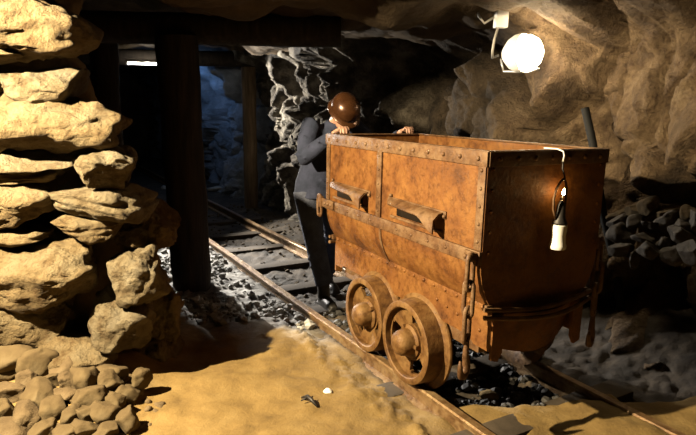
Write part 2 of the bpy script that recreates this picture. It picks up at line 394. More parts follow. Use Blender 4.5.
for x0, x1, y0, y1, yf, th, sd, mi, ti, ly, lab in PIL:
    stone('pillar_stone', x0, x1, y0, y1, yf, th, 100+sd, (M_STONE, M_STONE2, M_STONE)[mi], lab, GP, tilt=ti, layer=ly, rough=.075)
# packed rock behind the facing stones
bm = new(); g = []
prof = [(-.3, -1.12), (0, -1.14), (.45, -1.2), (.8, -1.28), (1.1, -1.42), (1.4, -1.50), (1.6, -1.60), (1.9, -1.66), (2.9, -1.66)]
def right_edge(z):
    for (a, b), (c, d) in zip(prof, prof[1:]):
        if a <= z <= c: return b+(d-b)*(z-a)/(c-a)
    return prof[-1][1]
zl = lin(-.3, 2.9, .06)+[2.9]
for z in zl:
    row = []; xr = right_edge(z)
    path = [(-3.4, 3.5), (-2.6, 3.42), (-2.1, 3.4), (-1.9, 3.4), (-1.75, 3.4), (xr-.10, 3.4), (xr-.02, 3.44), (xr, 3.52), (xr-.08, 3.66), (xr-.24, 3.8), (xr-.45, 3.95), (-2.6, 4.1), (-3.4, 4.2)]
    for x, y in path:
        d = .07*fr((x*3, y*3, z*4), 4); row.append(bm.verts.new((x+d, y+d, z)))
    g.append(row)
for j in range(len(g)-1):
    for i in range(len(g[0])-1): bm.faces.new((g[j][i], g[j][i+1], g[j+1][i+1], g[j+1][i]))
struct('wall_pillar', bm, M_CORE)

# rubble heap in the left foreground
ORD = ['first', 'second', 'third', 'fourth', 'fifth', 'sixth', 'seventh', 'eighth', 'ninth', 'tenth', 'eleventh', 'twelfth']
HEAP = [  # px py width height
 [(8, 358, 40, 16), (38, 366, 30, 26), (64, 372, 22, 20), (88, 381, 26, 24), (110, 375, 30, 13), (142, 378, 12, 15)],
 [(6, 372, 30, 16), (27, 380, 18, 14), (50, 381, 18, 16), (68, 381, 17, 12), (108, 384, 20, 18), (128, 393, 22, 13)],
 [(10, 393, 34, 20), (40, 395, 30, 19), (64, 394, 22, 10), (90, 398, 28, 20), (110, 403, 24, 14), (127, 421, 18, 22)],
 [(2, 412, 18, 16), (24, 417, 32, 18), (52, 409, 24, 14), (70, 417, 20, 18), (86, 413, 20, 16), (103, 412, 22, 16)],
 [(12, 433, 36, 16), (44, 430, 24, 14), (66, 432, 20, 12), (86, 429, 22, 14), (106, 432, 24, 14)]]
RN = ['top row', 'second row', 'middle row', 'fourth row', 'bottom row']
sd = 300
for ri, row in enumerate(HEAP):
    for k, (px, py, w, h) in enumerate(row):
        lo, hi = 2.2, 3.2
        for _ in range(18):
            mid = (lo+hi)/2; q = at(px, py+h*.25, mid)
            if q.z > floor_z(q.x, q.y): lo = mid
            else: hi = mid
        yf = min(lo, 2.95)-.02
        sd += 1
        stone('rubble_stone', px-w*.62, px+w*.62, py-h*.64, py+h*.64, yf-.05, .13+.004*(sd % 9), sd, M_PEBD if (sd*7) % 5 < 2 and px < 70 else M_PEB,
              '%s stone from the left in the %s of the rubble heap at lower left' % (ORD[k], RN[ri]), 'rubble stones below the pillar', sub=4, p=2.6, cuts=10, rough=.06,
              tilt=(random.uniform(-.3, .3), random.uniform(-.3, .3), random.uniform(-1, 1)))
# bed of grit under the heap
bm = new(); rnd = random.Random(77)
for _ in range(160):
    x = rnd.uniform(-2.3, -1.0); y = rnd.uniform(2.35, 3.05)
    b2 = rock_bm((rnd.uniform(.03, .07), rnd.uniform(.03, .07), rnd.uniform(.02, .05)), rnd.random(), 2, 2.4, 4, .03)
    me = bpy.data.meshes.new('tmp'); b2.to_mesh(me); b2.free()
    k = len(bm.verts); bm.from_mesh(me); bm.verts.ensure_lookup_table()
    hz = floor_z(x, y)-.012+rnd.uniform(-.02, .02)
    for v in bm.verts[k:]: v.co += Vector((x, y, hz))
    bpy.data.meshes.remove(me)
tag(obj('grit', bm, M_CORE), 'loose stone chips filling the gaps of the rubble heap', 'gravel', kind='stuff')

# rubble on the ledge of the right wall
rnd = random.Random(9); sd = 500
for ri, (yy, zb) in enumerate([(212, 0), (226, 0), (240, 0), (254, 0)]):
    px = 610+rnd.uniform(0, 6); k = 0
    while px < 692:
        w = rnd.uniform(10, 24); h = rnd.uniform(8, 17)
        px += w*.5
        tt, s0 = 2.02-.09*ri, 0
        # distance at which the line of sight crosses the ledge
        best = None
        for i in range(40):
            y = 3.2+i*.06; p = at(px, yy, y); t, s = ST(p.x, p.y)
            if t > tt-.12: best = y; break
        y = best or 4.2
        sd += 1
        jy = rnd.uniform(-5, 5)
        stone('ledge_stone', px-w*.6, px+w*.6, yy+jy-h*.65, yy+jy+h*.65, y-.12, .18, sd, M_PEB if ri == 0 else M_SHADEROCK,  # rows under the lit top one get darker stone for the cart's shadow
              '%s stone from the left in the %s of the rubble along the right wall' % (ORD[k], ['highest row', 'second row', 'third row', 'lowest row'][ri]),
              'rubble stones along the right wall', sub=4, p=2.8, cuts=12, rough=.06, tilt=(rnd.uniform(-.5, .5), rnd.uniform(-.5, .5), rnd.uniform(-1, 1)))
        px += w*.5+1; k += 1
        if k > 11: break

# gravel: grey ballast beside the near rail and black coal chips in the track bed
def scatter(name, m, label, n, reg, smin, smax, seed):
    rnd = random.Random(seed); protos = []
    for i in range(7):
        b2 = rock_bm((1, 1, .75), seed*10+i, 1, 2.4, 5, .1); me = bpy.data.meshes.new('tmp'); b2.to_mesh(me); b2.free(); protos.append(me)
    bm = new(); c = 0; tries = 0
    while c < n and tries < n*30:
        tries += 1
        s = rnd.uniform(reg[0], reg[1]); t = rnd.uniform(reg[2], reg[3]) + RA*s; p = W(t, s)
        if rnd.random() < sand_mask(p.x, p.y)*1.1: continue
        if fr((p.x*1.5, p.y*1.5, 40), 3) < rnd.uniform(-.5, .2): continue
        k = len(bm.verts); bm.from_mesh(protos[c % 7]); bm.verts.ensure_lookup_table()
        sc = smin+(smax-smin)*rnd.random()**3
        R_ = Matrix.Rotation(rnd.uniform(0, 6), 3, 'Z') @ Matrix.Rotation(rnd.uniform(-.5, .5), 3, 'X')
        o = Vector((p.x, p.y, floor_z(p.x, p.y)+sc*.18))
        for v in bm.verts[k:]: v.co = (R_ @ v.co)*sc + o
        c += 1
    for me in protos: bpy.data.meshes.remove(me)
    return tag(obj(name, bm, m, smooth=False), label, 'gravel', kind='stuff')
M_BALLAST = surface('ballast', [(.3, (.09, .085, .075)), (.55, (.25, .24, .215)), (.75, (.48, .46, .42))], 3, rough=.8, bump=.3, bscale=30, dist=.01)
M_COAL = surface('coal', [(.3, (.012, .011, .01)), (.6, (.03, .028, .025)), (.8, (.07, .065, .055))], 4, rough=.65, bump=.3, bscale=30, dist=.01)
scatter('ballast', M_BALLAST, 'pale grey ballast chips left of the near rail behind the sand', 1500, (1.6, 7, -1.0, .02), .02, .09, 3)
scatter('coal_chips', M_COAL, 'black coal chips between and right of the rails around the mine cart', 1500, (-.7, 2.2, .1, 1.15), .02, .08, 4)
scatter('dirt_lumps', M_PEB, 'small dirt lumps on the track bed behind the cart', 700, (2.4, 7.5, .1, 1.5), .015, .055, 6)

# ------------------------------------------------------------------ track
def rail(side, label):
    bm = new(); z0 = -.115
    prof = [(-.05, 0), (.05, 0), (.05, .012), (.012, .022), (.010, .075), (.026, .085), (.028, .105), (.022, .115), (-.022, .115), (-.028, .105), (-.026, .085), (-.010, .075), (-.012, .022), (-.05, .012)]
    prev = None
    for s in [-1.4+i*.4 for i in range(46)]:
        t = rail_t(side, s)
        ring = [bm.verts.new(W(t+u, s, z0+v+.004*math.sin(s*2.1))) for u, v in prof]
        if prev:
            for k in range(len(prof)): bm.faces.new((prev[k], prev[(k+1) % len(prof)], ring[(k+1) % len(prof)], ring[k]))
        else: bm.faces.new(ring)
        prev = ring
    bm.faces.new(prev[::-1]); bmesh.ops.recalc_face_normals(bm, faces=bm.faces[:])
    return tag(obj('rail', bm, M_RAIL, angle=35), label, 'rail', 'rails of the mine track')
rail(0, 'near rusty steel rail running under the wheels facing the camera')
rail(1, 'far rusty steel rail on the other side of the cart')
def sleeper(s, label, dz=0):
    bm = new(); box(bm, (0, 0, 0), (1.5, .17, .12), bev=.012)
    for v in bm.verts: v.co += Vector((0, .012*fr((v.co.x*2, s, 0), 3), .008*fr((v.co.x*3, s, 5), 3)))
    o = obj('sleeper', bm, M_TIE, angle=40); c = W(.5+RA*s, s, -.178+dz); o.location = c; o.rotation_euler = (0, 0, YAW-RA)
    return tag(o, label, 'railway sleeper', 'sleepers under the track')
SL = [(.03, 'half-buried wooden sleeper in the sand below the near end of the cart'), (.72, 'dark wooden sleeper under the middle of the cart'), (1.5, 'dark wooden sleeper under the far end of the cart'),
      (2.15, 'dark wooden sleeper beneath the feet of the person'), (2.8, 'first wooden sleeper behind the person'), (3.6, 'second wooden sleeper behind the person'),
      (4.4, 'third wooden sleeper behind the person'), (5.2, 'fourth wooden sleeper behind the person'), (6.1, 'fifth wooden sleeper behind the person')]
for s, l in SL: sleeper(s, l, (.062 if s < .1 else .028))

# ------------------------------------------------------------------ mine cart (local x = t-.4, y = s-.85)
cart = thing('mine_cart', 'rusty orange iron mine cart with riveted sides standing on the rails', 'mine cart', W(.4, .85, 0), YAW)
HW, HL, ZT = .40, .85, 1.40
CP = [(.40, 1.40), (.40, .87), (.397, .82), (.386, .765), (.366, .71), (.338, .66), (.31, .62), (.285, .585), (.25, .56), (.19, .54), (0, .53)]
def shell():
    bm = new(); outer = CP + [(-x, z) for x, z in CP[-2::-1]]
    inner = []
    for i, (x, z) in enumerate(outer):
        k = .014; inner.append((x-math.copysign(min(k, abs(x)), x) if abs(x) > .02 else x, z+(k if z < .7 else 0)))
    loop = outer + inner[::-1]
    prism(bm, loop, -HL, HL, 'y')
    return bm
obj('tub_sheet', shell(), M_RUST, cart, angle=30)
for sg, nm in ((-1, 'near'), (1, 'far')):
    bm = new(); prism(bm, CP + [(-x, z) for x, z in CP[-2::-1]], sg*HL+(-.004 if sg < 0 else -.012), sg*HL+(.012 if sg < 0 else .004), 'y')
    for sx in (-1, 1):
        for k in range(5): rivet(bm, Vector((sx*.365, sg*(HL+.004), .92+.1*k)), (0, sg, 0))
    obj('end_plate', bm, M_RUST, cart, angle=30)
# rim bars
def bar_x(bm, x0, x1, y, z0, z1, th): box(bm, ((x0+x1)/2, y, (z0+z1)/2), (x1-x0, th, z1-z0), bev=.003)
for sx in (-1, 1):
    bm = new(); box(bm, (sx*(HW+.006), 0, 1.368), (.014, 2*HL+.02, .07), bev=.003)
    box(bm, (sx*(HW-.012), 0, 1.402), (.034, 2*HL+.02, .010), bev=.003)
    for k in range(13): rivet(bm, Vector((sx*(HW+.013), -HL+.05+k*(2*HL-.1)/12, 1.368)), (sx, 0, 0), .013)
    obj('side_rim', bm, M_RUST2, cart, angle=35)
for sy in (-1, 1):
    bm = new(); box(bm, (0, sy*(HL+.008), 1.368), (2*HW, .014, .07), bev=.003)
    box(bm, (0, sy*(HL-.010), 1.402), (2*HW-.045, .034, .010), bev=.003)
    for k in range(7): rivet(bm, Vector((-HW+.06+k*(2*HW-.12)/6, sy*(HL+.015), 1.368)), (0, sy, 0), .013)
    obj('end_rim', bm, M_RUST2, cart, angle=35)
def belly_x(z):
    for (a, b), (c, d) in zip(CP, CP[1:]):
        if d <= z <= b: return a+(c-a)*(b-z)/(b-d) if b != d else a
    return .4
for sx in (-1, 1):
    # corner strips
    for sy in (-1, 1):
        bm = new(); box(bm, (sx*(HW+.004), sy*(HL-.026), 1.135), (.010, .052, .40), bev=.002)
        for k in range(5): rivet(bm, Vector((sx*(HW+.009), sy*(HL-.026), .975+.085*k)), (sx, 0, 0), .010)
        obj('corner_strip', bm, M_RUST2, cart, angle=35)
    # centre strap, following the belly
    bm = new(); y0 = .10
    box(bm, (sx*(HW+.006), y0, 1.135), (.013, .055, .41), bev=.002)
    for k in range(5): rivet(bm, Vector((sx*(HW+.012), y0, .97+.085*k)), (sx, 0, 0), .010)
    pts = [(sx*(x+.007), y0-.02, z) for x, z in CP[1:7]]
    prev = None
    for p in pts:
        q = [Vector(p)+Vector((0, d, 0)) for d in (-.011, .011)]; q2 = [a-Vector((sx*.012, 0, 0)) for a in q]
        ring = [bm.verts.new(v) for v in (q[0], q[1], q2[1], q2[0])]
        if prev:
            for k in range(4): bm.faces.new((prev[k], prev[(k+1) % 4], ring[(k+1) % 4], ring[k]))
        prev = ring
    bmesh.ops.recalc_face_normals(bm, faces=bm.faces[:])
    obj('centre_strap', bm, M_RUST2, cart, angle=35)
    # waist band
    bm = new(); box(bm, (sx*(HW+.008), 0, .897), (.018, 2*HL+.01, .068), bev=.004)
    for k in range(11):
        if k != 5: rivet(bm, Vector((sx*(HW+.016), -HL+.10+k*.155, .897)), (sx, 0, 0), .010)
    obj('waist_band', bm, M_RUST2, cart, angle=35)
    # lower frame plate with rivet row
    bm = new(); prism(bm, [(-.86, .41), (-.74, .41), (-.70, .44), (.72, .44), (.76, .42), (.86, .42), (.86, .645), (-.86, .645)], sx*.300, sx*.318, 'x')
    box(bm, (sx*.323, 0, .628), (.012, 1.70, .034), bev=.002)
    for k in range(17): rivet(bm, Vector((sx*.328, -.80+k*.1, .628)), (sx, 0, 0), .012)
    for k in range(5): rivet(bm, Vector((sx*.318, -.78+k*.09, .50+.012*k)), (sx, 0, 0), .011)
    obj('frame_plate', bm, M_RUST, cart, angle=35)
    # hooded pull handles
    for yc in ((.50, -.28) if sx < 0 else (.5, -.28)):
        bm = new(); n = 15; rows = []
        for i in range(n+1):
            f = i/n; y = yc+.27-.54*f
            out = .012+.060*math.sin(PI*min(1, f*1.15+.05)*.5)**.8
            drop = .060*sm(.62, 1, f); zt = 1.075-.005*f
            lip = .012+.070*sm(.70, 1.0, f)
            sect = [(HW+.000, zt), (HW+out*.55, zt-.008), (HW+out, zt-.024-drop*.25), (HW+out+.004, zt-.024-lip)]
            if f < .06: sect = [(HW+.000, zt), (HW+.010, zt-.01), (HW+.014, zt-.024), (HW+.014, zt-.045)]
            inn = [(x-.009, z-.008) for x, z in sect][::-1]
            rows.append([bm.verts.new((sx*x, y, z)) for x, z in sect+inn])
        for a, b in zip(rows, rows[1:]):
            for k in range(8): bm.faces.new((a[k], a[(k+1) % 8], b[(k+1) % 8], b[k]))
        bm.faces.new(rows[0]); bm.faces.new(rows[-1][::-1])
        bmesh.ops.recalc_face_normals(bm, faces=bm.faces[:])
        box(bm, (sx*(HW+.003), yc-.01, 1.056), (.008, .56, .04), bev=.002)
        box(bm, (sx*(HW+.005), yc-.01, .962), (.012, .50, .014), bev=.002)
        for yy in (yc+.24, yc-.28): rivet(bm, Vector((sx*(HW+.009), yy, 1.085 if yy > yc else 1.05)), (sx, 0, 0), .012)
        h = obj('pull_handle', bm, M_RUST2, cart, angle=45)
        b2 = new(); box(b2, (sx*(HW+.004), yc-.01, 1.004), (.010, .36, .056), bev=.002)  # flat near-black plate paints the shade of the opening under the hood
        obj('slot_shade_plate', b2, M_SLOT_SHADE, h)
# belly rivets at the far lower corner
for sx in (-1, 1):
    for sy in (-1, 1):
        bm = new(); box(bm, (sx*.33, sy*.845, .64), (.05, .03, .035), bev=.004)
        obj('belly_lug', bm, M_RUST2, cart, angle=35)
# wheels
def wheel_bm():
    bm = new()      # axis z, outer face at z = 0, inner at negative z
    lathe(bm, [(.205, -.050), (.205, -.004), (.210, 0), (.236, 0), (.243, -.004), (.250, -.105), (.262, -.112), (.290, -.116), (.293, -.124), (.290, -.135), (.24, -.138), (.205, -.12), (.205, -.050)], 56)
    return bm
def disc_bm():
    bm = new(); seg, rr = 72, [.075, .10, .115, .13, .145, .16, .175, .19, .207]
    g2 = [[bm.verts.new((r*math.cos(2*PI*k/seg), r*math.sin(2*PI*k/seg), -.052-.012*math.cos(r*14))) for k in range(seg)] for r in rr]
    for i in range(len(rr)-1):
        for k in range(seg):
            a = 360*(k+.5)/seg; r = (rr[i]+rr[i+1])/2
            hole = False
            for c in (90, 210, 330):
                d = abs((a-c+180) % 360-180)
                if d < 27-(3 if r < .125 else 0) and .112 < r < .185 and not (d > 22 and (r > .172 or r < .122)): hole = True
            if not hole: bm.faces.new((g2[i][k], g2[i+1][k], g2[i+1][(k+1) % seg], g2[i][(k+1) % seg]))
    r = bmesh.ops.extrude_face_region(bm, geom=bm.faces[:])
    for v in [e for e in r['geom'] if isinstance(e, bmesh.types.BMVert)]: v.co.z -= .022
    bmesh.ops.recalc_face_normals(bm, faces=bm.faces[:])
    return bm
def hub_bm():
    bm = new()
    lathe(bm, [(0, .062), (.022, .061), (.045, .055), (.064, .042), (.074, .022), (.078, -.005), (.082, -.03), (.100, -.040), (.100, -.065), (.08, -.07), (.08, -.14), (0, -.14)], 40)
    for a in (30, 150, 270):
        box(bm, (.09*math.cos(math.radians(a)), .09*math.sin(math.radians(a)), -.03), (.024, .024, .024), Matrix.Rotation(math.radians(a), 3, 'Z'), bev=.003)
    return bm
proto = None
for sx in (-1, 1):
    for yy in (-.27, .225):
        px = -.432 if sx < 0 else .555
        Rm = (Matrix.Rotation(-PI/2, 4, 'Y') if sx < 0 else Matrix.Rotation(PI/2, 4, 'Y')) @ Matrix.Rotation(math.radians({-.27: 0, .225: 40}[yy]), 4, 'Z')
        L = Matrix.Translation((px - RA*0, yy, .252)) @ Rm
        if proto is None:
            w = obj('wheel', wheel_bm(), M_RUSTW, cart, angle=35); d = obj('wheel_disc', disc_bm(), M_RUSTW, w, angle=40); h = obj('wheel_hub', hub_bm(), M_RUSTW, w, angle=40)
            proto = w
        else:
            w = proto.copy(); C.objects.link(w); w.parent = cart
            for ch in proto.children:
                c2 = ch.copy(); C.objects.link(c2); c2.parent = w
        w.matrix_local = L
bm = new()
for yy in (-.27, .225): tube(bm, [(-.31, yy, .252), (.43, yy, .252)], .032, 14)
obj('axle', bm, M_RUST2, cart, angle=40)
bm = new()
for sx in (-1, 1): box(bm, (sx*.25, 0, .40), (.08, 1.5, .09), bev=.006)
for yy in (-.27, .225):
    for sx in (-1, 1): box(bm, (sx*.25, yy, .30), (.085, .14, .16), bev=.008)
obj('chassis', bm, M_RUST2, cart, angle=35)
# end buffers: bowed bars under the end plate
for sy in (-1, 1):
    bm = new()
    for dz, bow, r in ((.64, .05, .012), (.60, .075, .013)):
        tube(bm, [(-.37+.74*i/16, sy*(HL+.012+bow*math.sin(PI*i/16)), dz-.02*math.sin(PI*i/16)) for i in range(17)], r, 8)
    obj('bowed_lip', bm, M_RUST2, cart, angle=40)
    bm = new(); n = 14; A_, B_ = [], []
    for i in range(n+1):
        x = -.30+.60*i/n; y = sy*(HL-.02+.085*math.sin(PI*i/n)); zb = .42-.06*math.sin(PI*i/n)
        A_.append([bm.verts.new((x, y, .60)), bm.verts.new((x, y-sy*.03, .50)), bm.verts.new((x, y-sy*.06, zb))])
    for a, b in zip(A_, A_[1:]):
        for k in range(2): bm.faces.new((a[k], b[k], b[k+1], a[k+1]))
    r = bmesh.ops.extrude_face_region(bm, geom=bm.faces[:])
    for v in [e for e in r['geom'] if isinstance(e, bmesh.types.BMVert)]: v.co.y -= sy*.015
    bmesh.ops.recalc_face_normals(bm, faces=bm.faces[:])
    obj('buffer_apron', bm, M_RUST, cart, angle=40)
    for sx in (-1, 1):
        bm = new(); prism(bm, [(sx*.315, .60), (sx*.315, .37), (sx*.27, .355), (sx*.245, .40), (sx*.245, .60)], sy*(HL+.005), sy*(HL+.022), 'y')
        obj('buffer_plate', bm, M_RUST, cart, angle=40)
# tow rings on the far corners, chains with hooks on the near corners
def link_pts(c, w, h, rotz, n=8):
    pts = []
    for k in range(n+1):
        a = PI*k/n; pts.append(Vector((w*math.cos(a), 0, h+w*math.sin(a))))
    for k in range(n+1):
        a = PI+PI*k/n; pts.append(Vector((w*math.cos(a), 0, -h+w*math.sin(a))))
    R_ = Matrix.Rotation(rotz, 3, 'Z')
    return [R_ @ p + Vector(c) for p in pts]
for sx in (-1, 1):
    bm = new(); box(bm, (sx*(HW+.024), .79, .905), (.016, .20, .062), bev=.003)
    box(bm, (sx*(HW+.026), .90, .905), (.026, .05, .085), bev=.006)
    for yy in (.72, .77, .82): rivet(bm, Vector((sx*(HW+.032), yy, .905)), (sx, 0, 0), .014)
    o = obj('tow_bracket', bm, M_RUST2, cart, angle=35)
    bm = new(); tube(bm, [(sx*(HW+.022), .915+.018*math.cos(a)+(.03 if math.cos(a) > 0 else 0), .872+.078*math.sin(a)) for a in [2*PI*k/20 for k in range(20)]], .012, 8, True)
    obj('tow_ring', bm, M_RUST2, o)
    # near chain
    bm = new(); box(bm, (sx*(HW+.022), -.80, .895), (.018, .085, .060), bev=.004)
    rivet(bm, Vector((sx*(HW+.031), -.77, .895)), (sx, 0, 0), .014)
    tube(bm, [(sx*(HW+.03), -.835+.0*k, .895) if k == 0 else (sx*(HW+.07), -.835, .895) for k in range(2)], .013, 8)
    ch = obj('coupling_chain', bm, M_RUST2, cart, angle=35)
    cx, cy = sx*(HW+.050), -.835
    for i, (zc, hh, w_, rz) in enumerate(((.832, .062, .026, .35), (.700, .062, .026, 1.75), (.568, .062, .027, .45))):
        bm = new(); tube(bm, link_pts((cx, cy, zc), w_, hh, rz), .0115, 8, True); obj('chain_link', bm, M_RUST2, ch)
    bm = new(); R_ = Matrix.Rotation(.5, 3, 'Z')
    hp = [(.0, .500), (.012, .485), (.016, .46), (.010, .43), (.012, .40), (.022, .37), (.026, .345), (.016, .318), (-.008, .305), (-.034, .314), (-.048, .338), (-.052, .37), (-.056, .40)]
    hr = [.012, .013, .013, .015, .017, .019, .021, .021, .020, .018, .015, .012, .006]
    tube(bm, [R_ @ Vector((x*(-1 if sx < 0 else -1)*-1, 0, z)) + Vector((cx, cy, 0)) for x, z in hp], hr, 10)
    tube(bm, [R_ @ Vector((.022*math.cos(a), 0, .497+.022*math.sin(a))) + Vector((cx, cy, 0)) for a in [2*PI*k/14 for k in range(14)]], .0095, 8, True)
    obj('coupling_hook', bm, M_RUST2, ch)

# ------------------------------------------------------------------ carbide lamp on the end rim
lp = W(.395, -.095, 0)
lamp = thing('carbide_lamp', 'small carbide lamp with white base and lit flame hanging from the cart end', 'lamp', (lp.x, lp.y, .93), YAW)
bm = new(); lathe(bm, [(0, 0), (.038, 0), (.040, .006), (.040, .02), (.036, .03), (.033, .07), (.036, .09), (.037, .118), (.032, .124), (0, .124)], 28); obj('base', bm, M_WHITE, lamp, angle=40)
bm = new(); lathe(bm, [(.034, .122), (.036, .13), (.030, .142), (.024, .16), (.022, .185), (.019, .215), (.012, .232), (.006, .24), (0, .24)], 24)
tube(bm, [(.004, 0, .225), (.018, .020, .245), (.048, .034, .254)], [.007, .006, .004], 8); obj('tank', bm, M_BLACK, lamp, angle=40)
bm = new(); pts = [(-.030, 0, .15), (-.052, 0, .20), (-.055, .0, .25), (-.045, .0, .295), (-.02, .0, .33), (0, .0, .345), (.014, .0, .33), (.026, .0, .295), (.030, .004, .25), (.024, 0, .2), (.022, 0, .16)]
tube(bm, pts, .0058, 8); obj('bail', bm, M_RUST2, lamp)
bm = new(); tube(bm, [(-.003, .0, .338), (0, -.008, .345), (.004, 0, .355), (.0, .012, .39), (0, .015, .43)], .004, 8); obj('hanger', bm, M_BLACK, lamp)
bm = new(); tube(bm, [(0, .014, .425), (.002, .012, .455), (.0, .018, .474), (-.012, .045, .484), (-.03, .11, .484)], .0038, 8); obj('hook_wire', bm, M_WHITE, lamp, )
bm = new(); lathe(bm, [(0, 0), (.007, .006), (.009, .014), (.006, .024), (0, .036)], 12, Matrix.Translation((.050, .036, .256))); obj('flame', bm, M_FLAME, lamp)

# ------------------------------------------------------------------ wall lamp, junction box, cable, pipes
c = at(523, 53, 4.62)
wl = thing('wall_lamp', 'glaring bulkhead lamp hanging on the right rock wall', 'lamp', c)
AX = Vector((.74, -.66, .04)).normalized(); Q = AX.to_track_quat('Z', 'Y').to_matrix().to_4x4()
bm = new(); lathe(bm, [(0, .15), (.055, .145), (.10, .118), (.132, .067), (.142, .01), (.138, -.02), (0, -.02)], 32, Q); obj('glass', bm, M_BULB, wl)
bm = new(); lathe(bm, [(.146, .01), (.152, .0), (.146, -.05), (.12, -.10), (.075, -.14), (.05, -.16), (.02, -.17), (0, -.17), (0, -.155), (.07, -.13), (.112, -.09), (.138, -.045), (.144, .0), (.146, .01)], 32, Q); obj('housing', bm, M_BOXW, wl, angle=40)
bm = new(); tube(bm, [Q @ Vector((0, -.13, -.16)), Q @ Vector((0, -.15, .05)), Q @ Vector((0, -.13, .14))], .009, 8); tube(bm, [Q @ Vector((0, -.135, -.16)), Q @ Vector((0, -.03, -.19))], .008, 8)
obj('bracket', bm, M_STEEL, wl)
cj = at(501, 19, 4.62)
jb = thing('junction_box', 'small white junction box above the glaring wall lamp', 'junction box', cj, .1)
bm = new(); box(bm, (0, 0, 0), (.10, .07, .135), bev=.008); obj('case', bm, M_BOXW, jb, angle=40)
bm = new(); box(bm, (0, -.037, 0), (.088, .008, .12), bev=.003); obj('lid', bm, M_BOXW, jb, angle=40)
bm = new(); a = cj+Vector((-.02, 0, -.07)); b = c + (Q @ Vector((0, 0, -.21)))
tube(bm, [a, a+Vector((-.02, 0, -.08)), a+Vector((-.03, .0, -.17)), b+Vector((-.05, 0, -.02)), b], .010, 8)
tube(bm, [cj+Vector((-.045, .02, .02)), cj+Vector((-.12, .03, -.03)), cj+Vector((-.16, .05, .02)), cj+Vector((-.2, .1, .14)), cj+Vector((-.2, .15, .4))], .010, 8)
tag(obj('cable', bm, M_CABLE), 'grey power cable looping from the junction box to the wall lamp', 'cable')
def pipe(name, p0, p1, r, m, label, cat='pipe', n=6):
    bm = new(); tube(bm, [p0.lerp(p1, i/n)+Vector((.01*math.sin(i*1.7), 0, 0)) for i in range(n+1)], r, 14)
    return tag(obj(name, bm, m, angle=40), label, cat)
p0 = at(585, 108, 4.35); p1 = at(600, 190, 4.2); d = (p1-p0)
pipe('pipe', p0, p0+d*((p0.z-.1)/(-d.z)) if d.z else p1, .030, M_PIPE, 'dark pipe leaning against the right wall behind the cart')

# ------------------------------------------------------------------ timber
def timber(name, p0, p1, r, m, label, cat, seg=14, square=.5, parent=None):
    bm = new(); p0 = Vector(p0); p1 = Vector(p1); n = 22; pts = []; rs = []
    for i in range(n+1):
        f = i/n; p = p0.lerp(p1, f); pts.append(p + Vector((.012*fr((f*3, p0.x, 1), 3), .012*fr((f*3, p0.x, 7), 3), 0))); rs.append(r*(1+.06*fr((f*5, p0.y, 3), 3)))
    tube(bm, pts, rs, seg)
    for v in bm.verts: v.co += v.co.normalized()*0 + Vector((.008*fr(v.co*9, 3), .008*fr(v.co*9+Vector((5, 0, 0)), 3), 0))
    o = obj(name, bm, m, parent, angle=50)
    return tag(o, label, cat) if label else o
G = 'timber pit props'
q = at(188, 230, 4.95)
timber('pit_prop', (-1.43, 4.98, -.16), (-1.50, 4.98, 2.16), .178, M_TIMBER, 'thick dark timber prop standing left of the track in front', 'prop')['group'] = G
timber('pit_prop', (-2.28, 5.35, -.16), (-2.28, 5.35, 2.16), .12, M_TIMBER, 'dark timber prop half hidden behind the stone pillar', 'prop')['group'] = G
timber('pit_prop', (-1.64, 9.35, -.16), (-1.66, 9.35, 2.22), .115, M_TIMBERP, 'slim timber prop with a pale edge at the back by the rock wall', 'prop')['group'] = G
timber('lintel', (-3.4, 5.0, 2.23), (-.1, 5.15, 2.25), .135, M_TIMBER, 'heavy dark roof beam resting on the thick front prop', 'beam')['group'] = 'roof beams'
timber('lintel', (-4.6, 9.35, 2.34), (-.9, 9.35, 2.34), .125, M_TIMBER, 'far roof beam resting on the slim back prop', 'beam')['group'] = 'roof beams'
for px_, lab in ((91.5, 'left of two thin pale pipes glimpsed beside the pillar top'), (103.5, 'right of two thin pale pipes glimpsed beside the pillar top')):
    p = at(px_, 62, 6.6)
    pipe('conduit', Vector((p.x, p.y, 2.15)), Vector((p.x, p.y, -.1)), .012, M_STEEL, lab)['group'] = 'thin conduits'
# strip light under the far beam
p0 = at(128, 63.5, 8.9); p1 = at(164, 64.5, 8.9)
sl = thing('strip_light', 'thin white strip light under the far roof beam', 'lamp', (p0+p1)/2)
h = (p1-p0)/2
bm = new(); tube(bm, [-h, h], .008, 10); obj('tube', bm, M_TUBE, sl)
bm = new(); box(bm, (0, .0, .045), (h.length*2+.06, .05, .04), bev=.004); box(bm, (-h.x-.015, 0, .012), (.03, .03, .06)); box(bm, (h.x+.015, 0, .012), (.03, .03, .06)); obj('batten', bm, M_WHITE, sl, angle=40)

# ------------------------------------------------------------------ small things on the ground
def ground_rock(px, py, w, h, th, m, label, seed, name='stone', cat='stone', dz=.25):
    p = on_floor(px, py, -.06); k = p.y/FPX
    o = obj(name, rock_bm((w*k, th, h*k), seed, 4, 2.5, 5, .03), m); o.location = (p.x, p.y, floor_z(p.x, p.y)+h*k*dz)
    return tag(o, label, cat)
M_SAND = surface('sand_clod', [(.3, (0.116, 0.072, 0.022)), (.7, (0.160, 0.108, 0.037))], 8, rough=.9, bump=.5, bscale=40, dist=.01, spec=.2)
ground_rock(489, 386, 20, 13, .11, M_SAND, 'larger sand clod on the black gravel below the coupling hook', 801, 'sand_clod', 'clod')
ground_rock(453, 392, 14, 8, .08, M_SAND, 'smaller sand clod on the black gravel beside the near rail', 802, 'sand_clod', 'clod')
ground_rock(328, 391, 9, 5, .04, M_BOXW, 'small white pebble on the sand in the foreground', 803)
ground_rock(216, 190, 17, 6, .2, M_BALLAST, 'pale flat stone on the floor behind the thick prop', 804)
ground_rock(164, 186, 5, 5, .1, M_BALLAST, 'small pale stone on the floor left of the thick prop', 805)
